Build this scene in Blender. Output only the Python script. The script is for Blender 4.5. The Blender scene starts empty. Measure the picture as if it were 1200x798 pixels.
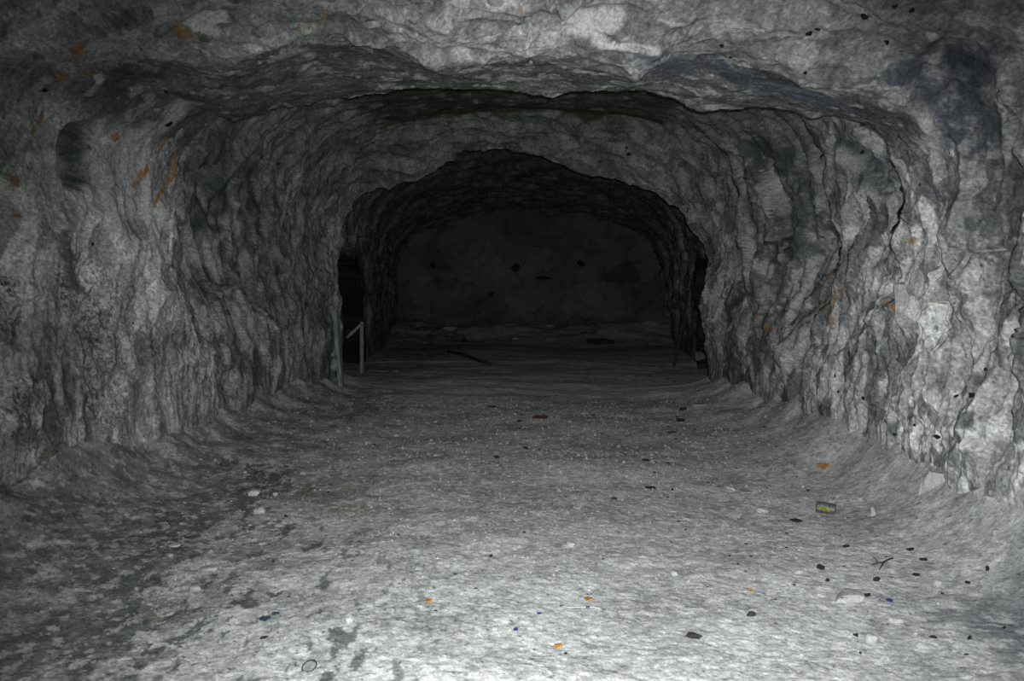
import bpy, bmesh, math
import numpy as np
from mathutils import Vector, Matrix

# ------------------------------------------------------------------ camera, world, lamp, exposure
F = 915.0                                   # focal length in pixels of the 1200 x 798 frame
PITCH, YAW = math.radians(4.62), math.radians(2.49)
CAM = np.array([0.0, 0.0, 1.6])
sc = bpy.context.scene
COL = sc.collection
cd = bpy.data.cameras.new('camera'); cd.sensor_width = 36.0; cd.lens = 36.0 * F / 1200.0
cd.clip_start = 0.05; cd.clip_end = 200
cam = bpy.data.objects.new('camera', cd); COL.objects.link(cam)
cam.location = CAM; cam.rotation_euler = (math.pi / 2 - PITCH, 0, YAW)
sc.camera = cam
w = bpy.data.worlds.new('mine_darkness'); sc.world = w; w.use_nodes = True
w.node_tree.nodes['Background'].inputs[0].default_value = (0, 0, 0, 1)
w.node_tree.nodes['Background'].inputs[1].default_value = 0.0
# the photographer's flash, a little above the lens
fl = bpy.data.lights.new('camera_flash', 'SPOT'); fl.energy = 1400; fl.color = (0.965, 1.0, 0.995)
fl.spot_size = math.radians(86); fl.spot_blend = 1.0; fl.shadow_soft_size = 0.018
fo = bpy.data.objects.new('camera_flash', fl); COL.objects.link(fo)
fo.location = (0.03, -0.02, 1.66); fo.rotation_euler = (math.pi / 2 - math.radians(15.5), 0, YAW - math.radians(3))
sc.view_settings.view_transform = 'Standard'; sc.view_settings.look = 'None'
sc.view_settings.gamma = 1.0; sc.view_settings.use_curve_mapping = False
sc.view_settings.exposure = 0.0

cx, sx = math.cos(math.pi / 2 - PITCH), math.sin(math.pi / 2 - PITCH)
cz, sz = math.cos(YAW), math.sin(YAW)
R = np.array([[cz, -sz, 0], [sz, cz, 0], [0, 0, 1]]) @ np.array([[1, 0, 0], [0, cx, -sx], [0, sx, cx]])
def project(P):
    q = (P - CAM) @ R
    d = np.maximum(-q[..., 2], 1e-3)
    return 600 + F * q[..., 0] / d, 399 - F * q[..., 1] / d, -q[..., 2]
def at_depth(px, py, Y):
    d = R @ np.array([(px - 600) / F, (399 - py) / F, -1.0])
    return CAM + d * (Y / d[1])

# ------------------------------------------------------------------ noise
rng = np.random.RandomState(7)
TN = 64
TAB = rng.rand(TN, TN, TN).astype(np.float32).ravel()
ROT = np.array([[0.80, 0.60, 0.0], [-0.48, 0.64, 0.60], [0.36, -0.48, 0.80]])
def vnoise(x, y, z):
    xi, yi, zi = np.floor(x), np.floor(y), np.floor(z)
    fx, fy, fz = (x - xi).astype(np.float32), (y - yi).astype(np.float32), (z - zi).astype(np.float32)
    xi, yi, zi = xi.astype(np.int32), yi.astype(np.int32), zi.astype(np.int32)
    fx = fx * fx * fx * (fx * (fx * 6 - 15) + 10); fy = fy * fy * fy * (fy * (fy * 6 - 15) + 10); fz = fz * fz * fz * (fz * (fz * 6 - 15) + 10)
    x0, x1 = (xi & 63) * 4096, ((xi + 1) & 63) * 4096
    y0, y1 = (yi & 63) * 64, ((yi + 1) & 63) * 64
    z0, z1 = zi & 63, (zi + 1) & 63
    def e(a, b):
        p = TAB[a + b + z0]; return p + (TAB[a + b + z1] - p) * fz
    a = e(x0, y0); a = a + (e(x0, y1) - a) * fy
    b = e(x1, y0); b = b + (e(x1, y1) - b) * fy
    return a + (b - a) * fx
def fbm(P, freq, octs=3, gain=0.5, seed=0.0, stretch=(1, 1, 1)):
    q = (P * np.array(stretch)) * freq + seed * 17.31
    s, a, tot = 0.0, 1.0, 0.0
    for o in range(octs):
        q2 = q @ ROT
        s = s + a * vnoise(q2[:, 0], q2[:, 1], q2[:, 2]); tot += a
        a *= gain; q = q2 * 2.03 + 11.7
    return s / tot                                                     # 0..1, mean .5
def ridge(P, freq, octs=2, seed=0.0, stretch=(1, 1, 1)):
    return 1 - np.abs(2 * fbm(P, freq, octs, 0.5, seed, stretch) - 1)
def worley(u, v, seed):
    """nearest cell in the plane: f1, f2, offset to its centre, four random numbers of the cell"""
    r = np.random.RandomState(seed); T = r.rand(128, 128, 6).astype(np.float32)
    ui, vi = np.floor(u).astype(np.int32), np.floor(v).astype(np.int32)
    f1 = np.full(u.shape, 9.0, np.float32); f2 = f1.copy()
    bi = np.zeros(u.shape, np.int32); bdu = np.zeros(u.shape, np.float32); bdv = bdu.copy()
    Tx, Ty = T[:, :, 0].ravel(), T[:, :, 1].ravel()
    for a in (-1, 0, 1):
        for b in (-1, 0, 1):
            k = ((ui + a) & 127) * 128 + ((vi + b) & 127)
            du = (u - (ui + a) - Tx[k]).astype(np.float32); dv = (v - (vi + b) - Ty[k]).astype(np.float32)
            d = np.sqrt(du * du + dv * dv)
            m = d < f1
            f2 = np.where(m, f1, np.minimum(f2, d))
            bi = np.where(m, k, bi); bdu = np.where(m, du, bdu); bdv = np.where(m, dv, bdv); f1 = np.where(m, d, f1)
    Q = T.reshape(-1, 6)[bi]
    return f1, f2, bdu, bdv, Q[:, 2], Q[:, 3], Q[:, 4], Q[:, 5]
def sstep(a, b, x):
    t = np.clip((x - a) / (b - a), 0, 1); return t * t * (3 - 2 * t)

# ------------------------------------------------------------------ materials
def rock_material(name, rough=0.93, bump=0.35, scale=60.0, tint=0.16, dist=0.01):
    m = bpy.data.materials.new(name); m.use_nodes = True
    nt = m.node_tree; N = nt.nodes; L = nt.links; b = N['Principled BSDF']
    b.inputs['Roughness'].default_value = rough; b.inputs['Specular IOR Level'].default_value = 0.25
    tc = N.new('ShaderNodeTexCoord')
    at = N.new('ShaderNodeAttribute'); at.attribute_name = 'Col'
    n1 = N.new('ShaderNodeTexNoise'); n1.inputs['Scale'].default_value = scale; n1.inputs['Detail'].default_value = 5; n1.inputs['Roughness'].default_value = 0.7
    L.new(tc.outputs['Object'], n1.inputs['Vector'])
    mr = N.new('ShaderNodeMapRange'); mr.inputs[1].default_value = 0.3; mr.inputs[2].default_value = 0.7
    mr.inputs[3].default_value = 1 - tint; mr.inputs[4].default_value = 1 + tint
    L.new(n1.outputs['Fac'], mr.inputs[0])
    mx = N.new('ShaderNodeVectorMath'); mx.operation = 'SCALE'
    L.new(at.outputs['Color'], mx.inputs[0]); L.new(mr.outputs[0], mx.inputs['Scale'])
    L.new(mx.outputs[0], b.inputs['Base Color'])
    n2 = N.new('ShaderNodeTexNoise'); n2.inputs['Scale'].default_value = scale * 0.6; n2.inputs['Detail'].default_value = 6; n2.inputs['Roughness'].default_value = 0.65
    L.new(tc.outputs['Object'], n2.inputs['Vector'])
    bp = N.new('ShaderNodeBump'); bp.inputs['Strength'].default_value = bump; bp.inputs['Distance'].default_value = dist
    L.new(n2.outputs['Fac'], bp.inputs['Height']); L.new(bp.outputs[0], b.inputs['Normal'])
    return m
def plain_material(name, col, rough=0.8, var=0.25, scale=40.0, bump=0.2, metal=0.0, stretch=(1, 1, 1)):
    m = bpy.data.materials.new(name); m.use_nodes = True
    nt = m.node_tree; N = nt.nodes; L = nt.links; b = N['Principled BSDF']
    b.inputs['Roughness'].default_value = rough; b.inputs['Metallic'].default_value = metal
    tc = N.new('ShaderNodeTexCoord'); mp = N.new('ShaderNodeMapping'); mp.inputs['Scale'].default_value = stretch
    L.new(tc.outputs['Object'], mp.inputs[0])
    n1 = N.new('ShaderNodeTexNoise'); n1.inputs['Scale'].default_value = scale; n1.inputs['Detail'].default_value = 4
    L.new(mp.outputs[0], n1.inputs['Vector'])
    cr = N.new('ShaderNodeValToRGB')
    cr.color_ramp.elements[0].position = 0.3; cr.color_ramp.elements[1].position = 0.7
    cr.color_ramp.elements[0].color = tuple(c * (1 - var) for c in col) + (1,)
    cr.color_ramp.elements[1].color = tuple(min(1, c * (1 + var)) for c in col) + (1,)
    L.new(n1.outputs['Fac'], cr.inputs[0]); L.new(cr.outputs[0], b.inputs['Base Color'])
    bp = N.new('ShaderNodeBump'); bp.inputs['Strength'].default_value = bump; bp.inputs['Distance'].default_value = 0.01
    L.new(n1.outputs['Fac'], bp.inputs['Height']); L.new(bp.outputs[0], b.inputs['Normal'])
    return m
M_WALL = rock_material('hewn_chalk', bump=1.0, scale=50, tint=0.5)
M_FLOOR = rock_material('trampled_chalk', bump=0.5, scale=80, tint=0.42)
M_STONE = plain_material('chalk_stone', (0.40, 0.405, 0.395), 0.95, 0.22, 45, 0.6)
M_GREYSTONE = plain_material('grey_chalk_stone', (0.27, 0.275, 0.27), 0.95, 0.25, 45, 0.6)
M_WALLBLOCK = plain_material('chalk_block_skin', (0.36, 0.365, 0.36), 0.95, 0.25, 30, 0.5)
M_DIM = plain_material('dim_stone', (0.10, 0.105, 0.10), 0.95, 0.3, 30, 0.5)
M_FLINT = plain_material('black_flint', (0.008, 0.009, 0.010), 0.95, 0.4, 40, 0.3)
M_DARK = plain_material('dark_debris', (0.016, 0.017, 0.018), 0.85, 0.5, 60, 0.4)
M_WOOD = plain_material('grey_wood', (0.17, 0.20, 0.19), 0.95, 0.6, 8, 0.8, 0, (6, 6, 0.8))
M_DARKWOOD = plain_material('dark_wood', (0.03, 0.03, 0.028), 0.9, 0.4, 20, 0.4)
M_ORANGE = plain_material('orange_scrap', (0.42, 0.20, 0.045), 0.8, 0.35, 80, 0.4)
M_RUBBER = plain_material('black_rubber', (0.012, 0.018, 0.02), 0.6, 0.3, 60, 0.1)
M_BLUE = plain_material('blue_plastic', (0.04, 0.06, 0.20), 0.5, 0.2, 60, 0.1)
M_TEAL = plain_material('teal_scrap', (0.03, 0.075, 0.09), 0.7, 0.3, 60, 0.2)
M_WHITE = plain_material('white_plastic', (0.50, 0.53, 0.53), 0.5, 0.05, 60, 0.1)
M_CAN = plain_material('dull_can_metal', (0.10, 0.11, 0.10), 0.5, 0.5, 60, 0.2, 0.3)
M_YELLOW = plain_material('yellow_label', (0.17, 0.165, 0.035), 0.8, 0.7, 70, 0.2)
M_REDBROWN = plain_material('rusty_scrap', (0.16, 0.05, 0.03), 0.8, 0.4, 60, 0.3)

# ------------------------------------------------------------------ helpers for objects
def link(name, me, mat=None, parent=None):
    if mat is not None and not me.materials: me.materials.append(mat)
    o = bpy.data.objects.new(name, me); COL.objects.link(o)
    if parent is not None: o.parent = parent
    return o
def tag(o, label=None, cat=None, group=None, kind=None):
    for k, v in (('label', label), ('category', cat), ('group', group), ('kind', kind)):
        if v: o[k] = v
    return o
def fast_mesh(name, V, Q, smooth=True, col=None):
    me = bpy.data.meshes.new(name)
    V = np.ascontiguousarray(V, np.float32); Q = np.ascontiguousarray(Q, np.int32); k = Q.shape[1]
    me.vertices.add(len(V)); me.vertices.foreach_set('co', V.ravel())
    me.loops.add(Q.size); me.loops.foreach_set('vertex_index', Q.ravel())
    me.polygons.add(len(Q)); me.polygons.foreach_set('loop_start', np.arange(0, Q.size, k, dtype=np.int32))
    try: me.polygons.foreach_set('loop_total', np.full(len(Q), k, np.int32))
    except Exception: pass
    me.polygons.foreach_set('use_smooth', np.full(len(Q), smooth, bool))
    if col is not None:
        a = me.attributes.new('Col', 'FLOAT_COLOR', 'POINT')
        c4 = np.ones((len(V), 4), np.float32); c4[:, :3] = col
        a.data.foreach_set('color', c4.ravel())
    me.update(calc_edges=True); me.validate()
    return me
def grid_quads(n, m, flip=False):
    i = np.arange(n - 1)[:, None] * m + np.arange(m - 1)[None, :]
    q = np.stack([i, i + 1, i + m + 1, i + m], -1).reshape(-1, 4)
    return q[:, ::-1] if flip else q
class Surface:
    """looks up the front-most point of the built rock seen along a direction"""
    def __init__(s, P):
        s.P = P; s.x, s.y, s.d = project(P)
    def at(s, px, py, r=3.0):
        m = (np.abs(s.x - px) < r) & (np.abs(s.y - py) < r) & (s.d > 1)
        k = np.nonzero(m)[0]
        if len(k) == 0:
            return s.at(px, py, r * 2) if r < 60 else None
        near = s.d[k].min()
        k = k[s.d[k] < near * 1.03 + 0.02]
        return s.P[k[np.argmin((s.x[k] - px) ** 2 + (s.y[k] - py) ** 2)]]
def seg_dist(P, a, b):
    d = b - a; L2 = max(float(d @ d), 1e-9)
    t = np.clip(((P - a) @ d) / L2, 0, 1)
    return np.linalg.norm(P - a - t[:, None] * d, axis=1)

# ------------------------------------------------------------------ the tunnel shell: cross-sections along the drive
NT = 1150
def resample(pts):
    P = np.array(pts, float); L = np.r_[0, np.cumsum(np.linalg.norm(np.diff(P[:, [0, 2]], axis=0), axis=1))]
    t = np.linspace(0, L[-1], NT)
    return np.stack([np.interp(t, L, P[:, k]) for k in range(3)], 1)
def arch(Y, xl, xr, H, spring=1.9, n=3.0, base=None, yr=None):
    bl, br = base if base else (xl, xr)
    yr = Y if yr is None else yr
    pts = []
    c, a = (xl + xr) / 2, (xr - xl) / 2
    for z in np.linspace(-0.25, spring, 14)[:-1]:
        k = sstep(0.8, 1.9, z); pts.append((bl + (xl - bl) * k, z))
    for th in np.linspace(math.pi, 0, 60):
        cc, ss = math.cos(th), math.sin(th)
        pts.append((c + a * math.copysign(abs(cc) ** (2 / n), cc), spring + (H - spring) * abs(ss) ** (2 / n)))
    for z in np.linspace(spring, -0.25, 14)[1:]:
        k = sstep(0.8, 1.9, z); pts.append((br + (xr - br) * k, z))
    xs = np.array(pts)
    f = np.clip((xs[:, 0] - xl) / (xr - xl), 0, 1)
    return resample(np.stack([xs[:, 0], Y + (yr - Y) * f, xs[:, 1]], 1))
def traced(pix, Yl, Yr, bl, br):
    """a cross-section given by the directions in which its rim is seen and its distance left and right"""
    pix = np.array(pix, float)
    f = (pix[:, 0] - pix[0, 0]) / (pix[-1, 0] - pix[0, 0])
    p = [at_depth(x, y, Yl + (Yr - Yl) * k) for (x, y), k in zip(pix, f)]
    z0, z1 = p[0][2], p[-1][2]
    left = [np.array([bl + (p[0][0] - bl) * sstep(0, z0, z), Yl, z]) for z in np.linspace(-0.25, z0, 14)[:-1]]
    right = [np.array([br + (p[-1][0] - br) * sstep(0, z1, z), Yr, z]) for z in np.linspace(z1, -0.25, 14)[1:]]
    return resample(left + p + right)
def pushed(S, dy, side, top, zlo=1.2, zhi=2.0):
    """the same section a step further in, wider and higher"""
    Q = S.copy(); c = 0.5 * (S[0, 0] + S[-1, 0]); half = 0.5 * (S[-1, 0] - S[0, 0])
    k = sstep(zlo, zhi, S[:, 2])
    Q[:, 0] += side * k * np.sign(S[:, 0] - c) * np.abs((S[:, 0] - c) / half) ** 1.5
    Q[:, 2] += top * sstep(zhi, S[:, 2].max(), S[:, 2])
    Q[:, 1] += dy
    return Q
lipA = traced([(205, 222), (213, 187), (233, 160), (257, 135), (293, 140), (333, 123), (353, 122), (400, 118), (440, 112), (490, 105), (560, 106), (640, 110), (700, 108),
               (750, 104), (800, 117), (827, 126), (880, 128), (933, 133), (975, 138), (1007, 147), (1033, 163), (1053, 193), (1060, 222)], 6.5, 5.65, -3.2, 2.5)
lipB = traced([(393, 299), (396, 270), (408, 250), (430, 228), (460, 217), (490, 213), (523, 193), (543, 183), (570, 177), (593, 177), (613, 180), (650, 192), (683, 200), (710, 207),
               (733, 217), (767, 231), (797, 250), (818, 278), (827, 310)], 11.3, 11.2, -3.08, 2.36)
sd = traced([(42, 200), (60, 120), (110, 75), (180, 70), (250, 82), (290, 62), (340, 48), (400, 42), (450, 58), (510, 80), (570, 72), (640, 70), (700, 80), (740, 90), (780, 62), (830, 60), (890, 76), (950, 96), (1010, 120), (1070, 140), (1098, 175), (1108, 230)],
            4.95, 4.9, -3.25, 2.5)
ST = [(arch(-2.0, -3.5, 2.8, 3.6), 20), (arch(1.2, -3.5, 2.7, 3.56, base=(-3.4, 2.6)), 60), (arch(3.3, -3.45, 2.62, 3.52, base=(-3.4, 2.55)), 60),
      (arch(4.15, -3.4, 2.44, 3.18, base=(-3.35, 2.5)), 16), (arch(4.35, -3.38, 2.74, 3.14, spring=2.0, n=3.4, base=(-3.3, 2.5)), 70),
      (sd, 150), (lipA, 14), (pushed(lipA, 0.16, 0.40, 0.5), 120),
      (arch(7.5, -3.62, 2.62, 3.72, base=(-3.2, 2.48), yr=7.35), 16), (arch(7.7, -3.55, 3.1, 3.74, base=(-3.2, 2.48), yr=7.5), 80),
      (arch(9.6, -3.25, 2.42, 3.72, base=(-3.15, 2.44)), 14), (arch(9.8, -3.25, 2.85, 3.74, base=(-3.15, 2.42)), 50),
      (arch(10.5, -3.2, 2.6, 3.78, base=(-3.1, 2.4)), 70), (lipB, 12), (pushed(lipB, 0.2, 0.3, 0.85), 70),
      (arch(15.0, -3.5, 2.85, 3.95, n=2.6), 70), (arch(21.6, -4.1, 3.2, 3.35, spring=1.5, n=2.4), 0)]
rows = []
for (a, n), (b, _) in zip(ST[:-1], ST[1:]):
    for k in range(n): rows.append(a + (b - a) * (k / n))
rows.append(ST[-1][0])
G = np.array(rows); NS = len(G)                                        # NS x NT x 3
# normals, smoothed along both directions
def blur(A, n, axis):
    A = np.moveaxis(A, axis, 0); c = np.cumsum(np.concatenate([np.repeat(A[:1], n + 1, 0), A, np.repeat(A[-1:], n, 0)], 0), 0)
    return np.moveaxis((c[2 * n + 1:] - c[:-2 * n - 1]) / (2 * n + 1), 0, axis)
dt = np.gradient(G, axis=1); ds = np.gradient(G, axis=0)
NR = np.cross(dt, ds); NR /= np.linalg.norm(NR, axis=2, keepdims=True) + 1e-9
mid = np.array([-0.3, 0, 1.5]); inward = (mid - G); inward[..., 1] = 0
NR *= np.where((NR * inward).sum(2, keepdims=True) < 0, -1, 1)
NR = blur(blur(NR, 4, 0), 14, 1); NR /= np.linalg.norm(NR, axis=2, keepdims=True) + 1e-9
P0 = G.reshape(-1, 3); Nn = NR.reshape(-1, 3)
arc = np.cumsum(np.linalg.norm(np.diff(G, axis=1, prepend=G[:, :1]), axis=2), 1).reshape(-1)
alo = np.cumsum(np.linalg.norm(np.diff(G, axis=0, prepend=G[:1]), axis=2).mean(1)); alo = np.repeat(alo, NT)
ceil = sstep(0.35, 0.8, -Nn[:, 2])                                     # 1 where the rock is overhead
Yd = P0[:, 1]
wl = (1 - ceil) * (P0[:, 0] < -0.3); wr = (1 - ceil) * (P0[:, 0] >= -0.3)
D = np.zeros(len(P0), np.float32)
D += 0.16 * (fbm(P0, 0.9, 2, seed=1) - 0.5)
D += (0.05 + 0.10 * (1 - ceil)) * (fbm(P0, 2.6, 3, seed=2, stretch=(1, 1, 0.35)) - 0.5)
wu = alo + 0.10 * (fbm(P0, 2.2, 2, seed=3) - 0.5) * 2; wv = arc + 0.16 * (fbm(P0, 2.0, 2, seed=4) - 0.5) * 2
def facets(cu, cv, seed, slope, step):
    f1, f2, du, dv, a, b, c, d = worley(wu / cu, wv / cv, seed)
    e = sstep(0.0, 0.12, f2 - f1)
    return ((a - 0.5) * step + (du * (b - 0.5) + dv * (c - 0.5)) * slope), e, d
def chips(cu, cv, seed, slope, step, curve, sign=1):
    """tilted, slightly curved breaks that meet in creases (the highest, or lowest, of the neighbouring planes)"""
    r = np.random.RandomState(seed); T = r.rand(128, 128, 5).astype(np.float32).reshape(-1, 5)
    u, v = wu / cu, wv / cv
    ui, vi = np.floor(u).astype(np.int32), np.floor(v).astype(np.int32)
    best = np.full(u.shape, -9.0, np.float32); h2 = best.copy(); who = np.zeros(u.shape, np.int32)
    for a in (-1, 0, 1):
        for b in (-1, 0, 1):
            k = ((ui + a) & 127) * 128 + ((vi + b) & 127); q = T[k]
            du = (u - (ui + a) - q[:, 0]).astype(np.float32); dv = (v - (vi + b) - q[:, 1]).astype(np.float32)
            h = (q[:, 2] - 0.5) * step + (q[:, 3] - 0.5) * slope * du + (q[:, 4] - 0.5) * slope * dv - curve * (du * du + dv * dv)
            m = h > best
            h2 = np.where(m, best, np.maximum(h2, h)); best = np.where(m, h, best); who = np.where(m, k, who)
    return best * sign, sstep(0.0, 0.25 * curve, best - h2), T[who, 2] * 0.5 + T[who, 3] * 0.5
fa, ea, ida = facets(0.50, 0.85, 11, 0.13, 0.03)
fb, eb, idb = chips(0.17, 0.36, 12, 0.17, 0.09, 0.075, -1)
fc, ec, idc = chips(0.075, 0.15, 13, 0.075, 0.03, 0.035, -1)
fd, edd, idd = chips(0.36, 0.60, 14, 0.20, 0.10, 0.12, 1)
smooth_low = sstep(0.25, 1.1, P0[:, 2])                                # trampled, dusty wall foot is smoother
si = np.repeat(np.arange(NS), NT); c0 = np.cumsum([0] + [n for _, n in ST])
under = ceil * sstep(c0[5] - 14, c0[5] + 14, si) * (1 - sstep(c0[6] - 6, c0[6] + 4, si))    # the flat underside before the near rim; grazing shade is painted on it
under2 = sstep(0.55, 0.9, -Nn[:, 2]) * sstep(8.4, 8.8, Yd) * (1 - sstep(c0[12] - 8, c0[12] + 6, si)) * sstep(-2.4, -2.0, P0[:, 0]) * (1 - sstep(1.3, 1.7, P0[:, 0]))   # brown bed in the roof of the recess, its grazing shade painted in
calm = (1 - 0.72 * under - 0.7 * under2)
D *= calm
D += calm * (0.55 * fa * (0.35 + 0.65 * wr) + fd * (0.35 * wl + 0.6 * wr + 0.35 * ceil) + fb * ((0.5 + 0.35 * sstep(1.2, 1.9, P0[:, 2])) * wl + 1.25 * wr + 0.95 * ceil) * (0.35 + 0.65 * smooth_low) + fc * (0.9 + 0.35 * wr) * (0.5 + 0.5 * smooth_low))
D += 0.038 * (fbm(P0, 7.0, 3, 0.55, seed=5, stretch=(1, 1, 0.22)) - 0.5) * (1 - ceil)   # pick grooves running down the walls
D += 0.045 * (fbm(P0, 9.0, 3, seed=6, stretch=(1, 1, 0.6)) - 0.5) * calm
D += 0.018 * (fbm(P0, 34.0, 2, 0.6, seed=7) - 0.5)
D += 0.035 * (fbm(P0, 4.0, 4, 0.6, seed=8, stretch=(0.35, 2.2, 1)) - 0.5) * ceil        # bedding streaks overhead
# hollows and grooves that the rock has of its own
S0 = Surface(P0)
def hollow(x0, y0, x1, y1, r, depth, sharp=0.5):
    a, b = S0.at(x0, y0), S0.at(x1, y1)
    rr = r * a[1] / F
    d = seg_dist(P0, a, b) + rr * 0.55 * (fbm(P0, 1.3 / rr, 4, 0.6, seed=21) - 0.5)
    return -depth * (1 - sstep(rr * sharp, rr * 1.0, d))
D += hollow(96, 174, 96, 192, 33, 0.30, 0.6)
D += hollow(72, 272, 90, 330, 11, 0.07)
D += hollow(1105, 75, 1090, 120, 34, 0.10, 0.4)
D += hollow(905, 200, 925, 260, 22, 0.12, 0.5)
D += hollow(1010, 180, 1035, 215, 16, 0.10, 0.5)
D += hollow(240, 210, 250, 250, 24, 0.10, 0.3)
D += hollow(150, 75, 255, 95, 10, 0.06, 0.4)
CRACK = np.zeros(len(P0))
for line in [[(335, 13), (380, 18), (430, 13), (500, 0)], [(512, 0), (520, 8), (575, 12), (617, 16), (624, 45), (622, 75)], [(645, 0), (665, 22), (700, 6)], [(440, 52), (500, 52), (545, 44), (610, 26)],
             [(705, 38), (735, 50), (782, 54)], [(480, 70), (440, 55), (395, 45)], [(120, 60), (150, 66), (215, 80)], [(30, 45), (60, 40), (95, 50)], [(1156, 55), (1158, 85), (1160, 120)], [(1040, 300), (1083, 350), (1086, 392)],
             [(840, 130), (855, 160), (900, 185)], [(360, 125), (362, 150)], [(290, 142), (325, 150), (345, 135)], [(1170, 290), (1135, 296), (1120, 330)], [(205, 228), (206, 212), (215, 188), (234, 160), (258, 134)], [(935, 172), (955, 205), (966, 260)]]:
    pts_ = [S0.at(*q) for q in line]
    for a, b in zip(pts_[:-1], pts_[1:]):
        sel = np.nonzero(np.abs(P0 - (a + b) / 2).max(1) < np.linalg.norm(a - b) / 2 + 0.1)[0]
        d_ = seg_dist(P0[sel] + 0.05 * (fbm(P0[sel], 6.0, 3, 0.6, seed=23)[:, None] - 0.5), a, b)
        CRACK[sel] = np.maximum(CRACK[sel], 1 - sstep(0.004, 0.02, d_))
D -= 0.05 * CRACK
D *= 0.25 + 0.75 * sstep(0.05, 0.75, P0[:, 2] + 0.3 * (fbm(P0, 2.0, 2, seed=22) - 0.5))    # dust banked on the wall foot
P = P0 + Nn * D[:, None]
# side passages just behind the second rim
PASSAGE_SHADE = np.zeros(len(P0))  # shade inside the side passages, painted into the rock colour
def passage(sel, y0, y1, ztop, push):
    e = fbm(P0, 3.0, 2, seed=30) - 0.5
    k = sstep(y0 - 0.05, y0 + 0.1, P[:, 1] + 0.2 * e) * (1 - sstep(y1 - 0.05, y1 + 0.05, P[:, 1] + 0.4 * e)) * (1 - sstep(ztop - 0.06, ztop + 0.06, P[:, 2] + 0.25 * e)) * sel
    P[:, 0] += push * k; P[:, 1] += abs(push) * 0.5 * k; PASSAGE_SHADE[:] += sstep(y0 - 0.35, y0, Yd + 0.3 * e) * (1 - sstep(y1 + 0.3, y1 + 0.9, Yd + 0.4 * e)) * (1 - sstep(ztop, ztop + 0.4, P0[:, 2] + 0.3 * e)) * sel
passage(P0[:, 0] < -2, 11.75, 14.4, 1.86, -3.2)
passage(P0[:, 0] > 1.5, 11.6, 13.8, 1.80, 3.2)

# ------------------------------------------------------------------ colours of the rock
base = np.array([0.43, 0.435, 0.43])
C = np.ones((len(P), 3)) * base
C *= 1 - under2[:, None] * np.array([0.50, 0.55, 0.64]); big = fbm(P, 1.3, 3, seed=40); med = fbm(P, 5.0, 3, seed=41, stretch=(1, 1, 0.5)); fin = fbm(P, 22.0, 3, 0.6, seed=42)
val = 1 + 0.55 * (big - 0.5) + 0.9 * (med - 0.5) + 0.75 * (fin - 0.5)
val *= 1 + 0.8 * (idb - 0.5) * (0.3 + 1.0 * wr) + 0.25 * (ida - 0.5) + 0.45 * (idd - 0.5) + 0.4 * (idc - 0.5)
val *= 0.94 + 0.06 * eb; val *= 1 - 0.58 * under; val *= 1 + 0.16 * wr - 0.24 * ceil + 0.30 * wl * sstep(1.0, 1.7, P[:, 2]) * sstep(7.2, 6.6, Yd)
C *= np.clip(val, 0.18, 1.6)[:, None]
def blend(mask, col):
    global C
    m = np.clip(mask, 0, 1)[:, None]; C = C * (1 - m) + np.array(col) * m
S1 = Surface(P)
def stain_or_shade(x0, y0, x1, y1, r, col, k=0.9, soft=0.5, rag=1.0, freq=None):
    a, b = S1.at(x0, y0), S1.at(x1, y1)
    rr = r * (a[1] + b[1]) / 2 / F
    sel = np.nonzero(np.abs(P - (a + b) / 2).max(1) < np.linalg.norm(a - b) / 2 + rr * 2.5)[0]
    if not len(sel): return
    Q = P[sel]
    d = seg_dist(Q, a, b) / rr + rag * 1.6 * (fbm(Q, freq or 1.1 / rr, 4, 0.62, seed=50) - 0.5)
    m = np.zeros(len(P)); m[sel] = k * (1 - sstep(1 - soft, 1.0 + soft * 0.4, d))
    blend(m, col)
# brown growth in speckles on the left wall, dark specks all over
lx, ly, ld = project(P)
spk = fbm(P, 75.0, 2, seed=60); zone = fbm(P, 2.2, 2, seed=61)
left_growth = wl * (Yd < 7.5) * sstep(0.42, 0.6, zone) * (1 - sstep(1.7, 2.1, P[:, 2])) * sstep(7.0, 5.0, Yd)
blend(0.9 * sstep(0.57, 0.63, spk) * left_growth, (0.06, 0.057, 0.032))
low = wl * sstep(0.40, 0.56, fbm(P, 1.6, 3, seed=62)) * (1 - sstep(0.9, 1.4, P[:, 2])) * sstep(6.6, 5.0, Yd)
blend(0.8 * low * sstep(0.42, 0.58, fbm(P, 7.0, 4, 0.6, seed=63, stretch=(1, 1, 0.45))), (0.07, 0.07, 0.05))
blend(0.85 * sstep(0.74, 0.79, fbm(P, 60.0, 2, seed=64)) * sstep(0.45, 0.6, fbm(P, 1.8, 2, seed=65)) * (1 - 0.8 * ceil), (0.03, 0.032, 0.034))
# sharp-edged patches of old dark skin and fresh pale flakes
drk = wr * 0.9 + ceil * 0.35 + wl * (0.25 + 0.6 * sstep(5.8, 7.0, Yd))
pt = fbm(P, 4.2, 5, 0.68, seed=66, stretch=(1, 1, 0.55))
blend(0.80 * drk * sstep(0.53, 0.56, pt + 0.06 * (idb - 0.5)), (0.075, 0.085, 0.085))
pt2 = fbm(P, 11.0, 4, 0.65, seed=67, stretch=(1, 1, 0.45))
blend(0.55 * (0.4 + 0.6 * drk) * sstep(0.575, 0.62, pt2), (0.13, 0.145, 0.145))
blend(0.40 * sstep(0.58, 0.62, fbm(P, 8.0, 4, 0.62, seed=68, stretch=(1, 1, 0.4))), (0.60, 0.60, 0.59))
C *= np.where(idc > 0.72, 0.66, np.where(idc < 0.25, 1.16, 1.0))[:, None] * (1 + 1.0 * (fbm(P, 60.0, 2, 0.7, seed=69) - 0.5))[:, None]
STAINS_AND_SHADE = True
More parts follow.
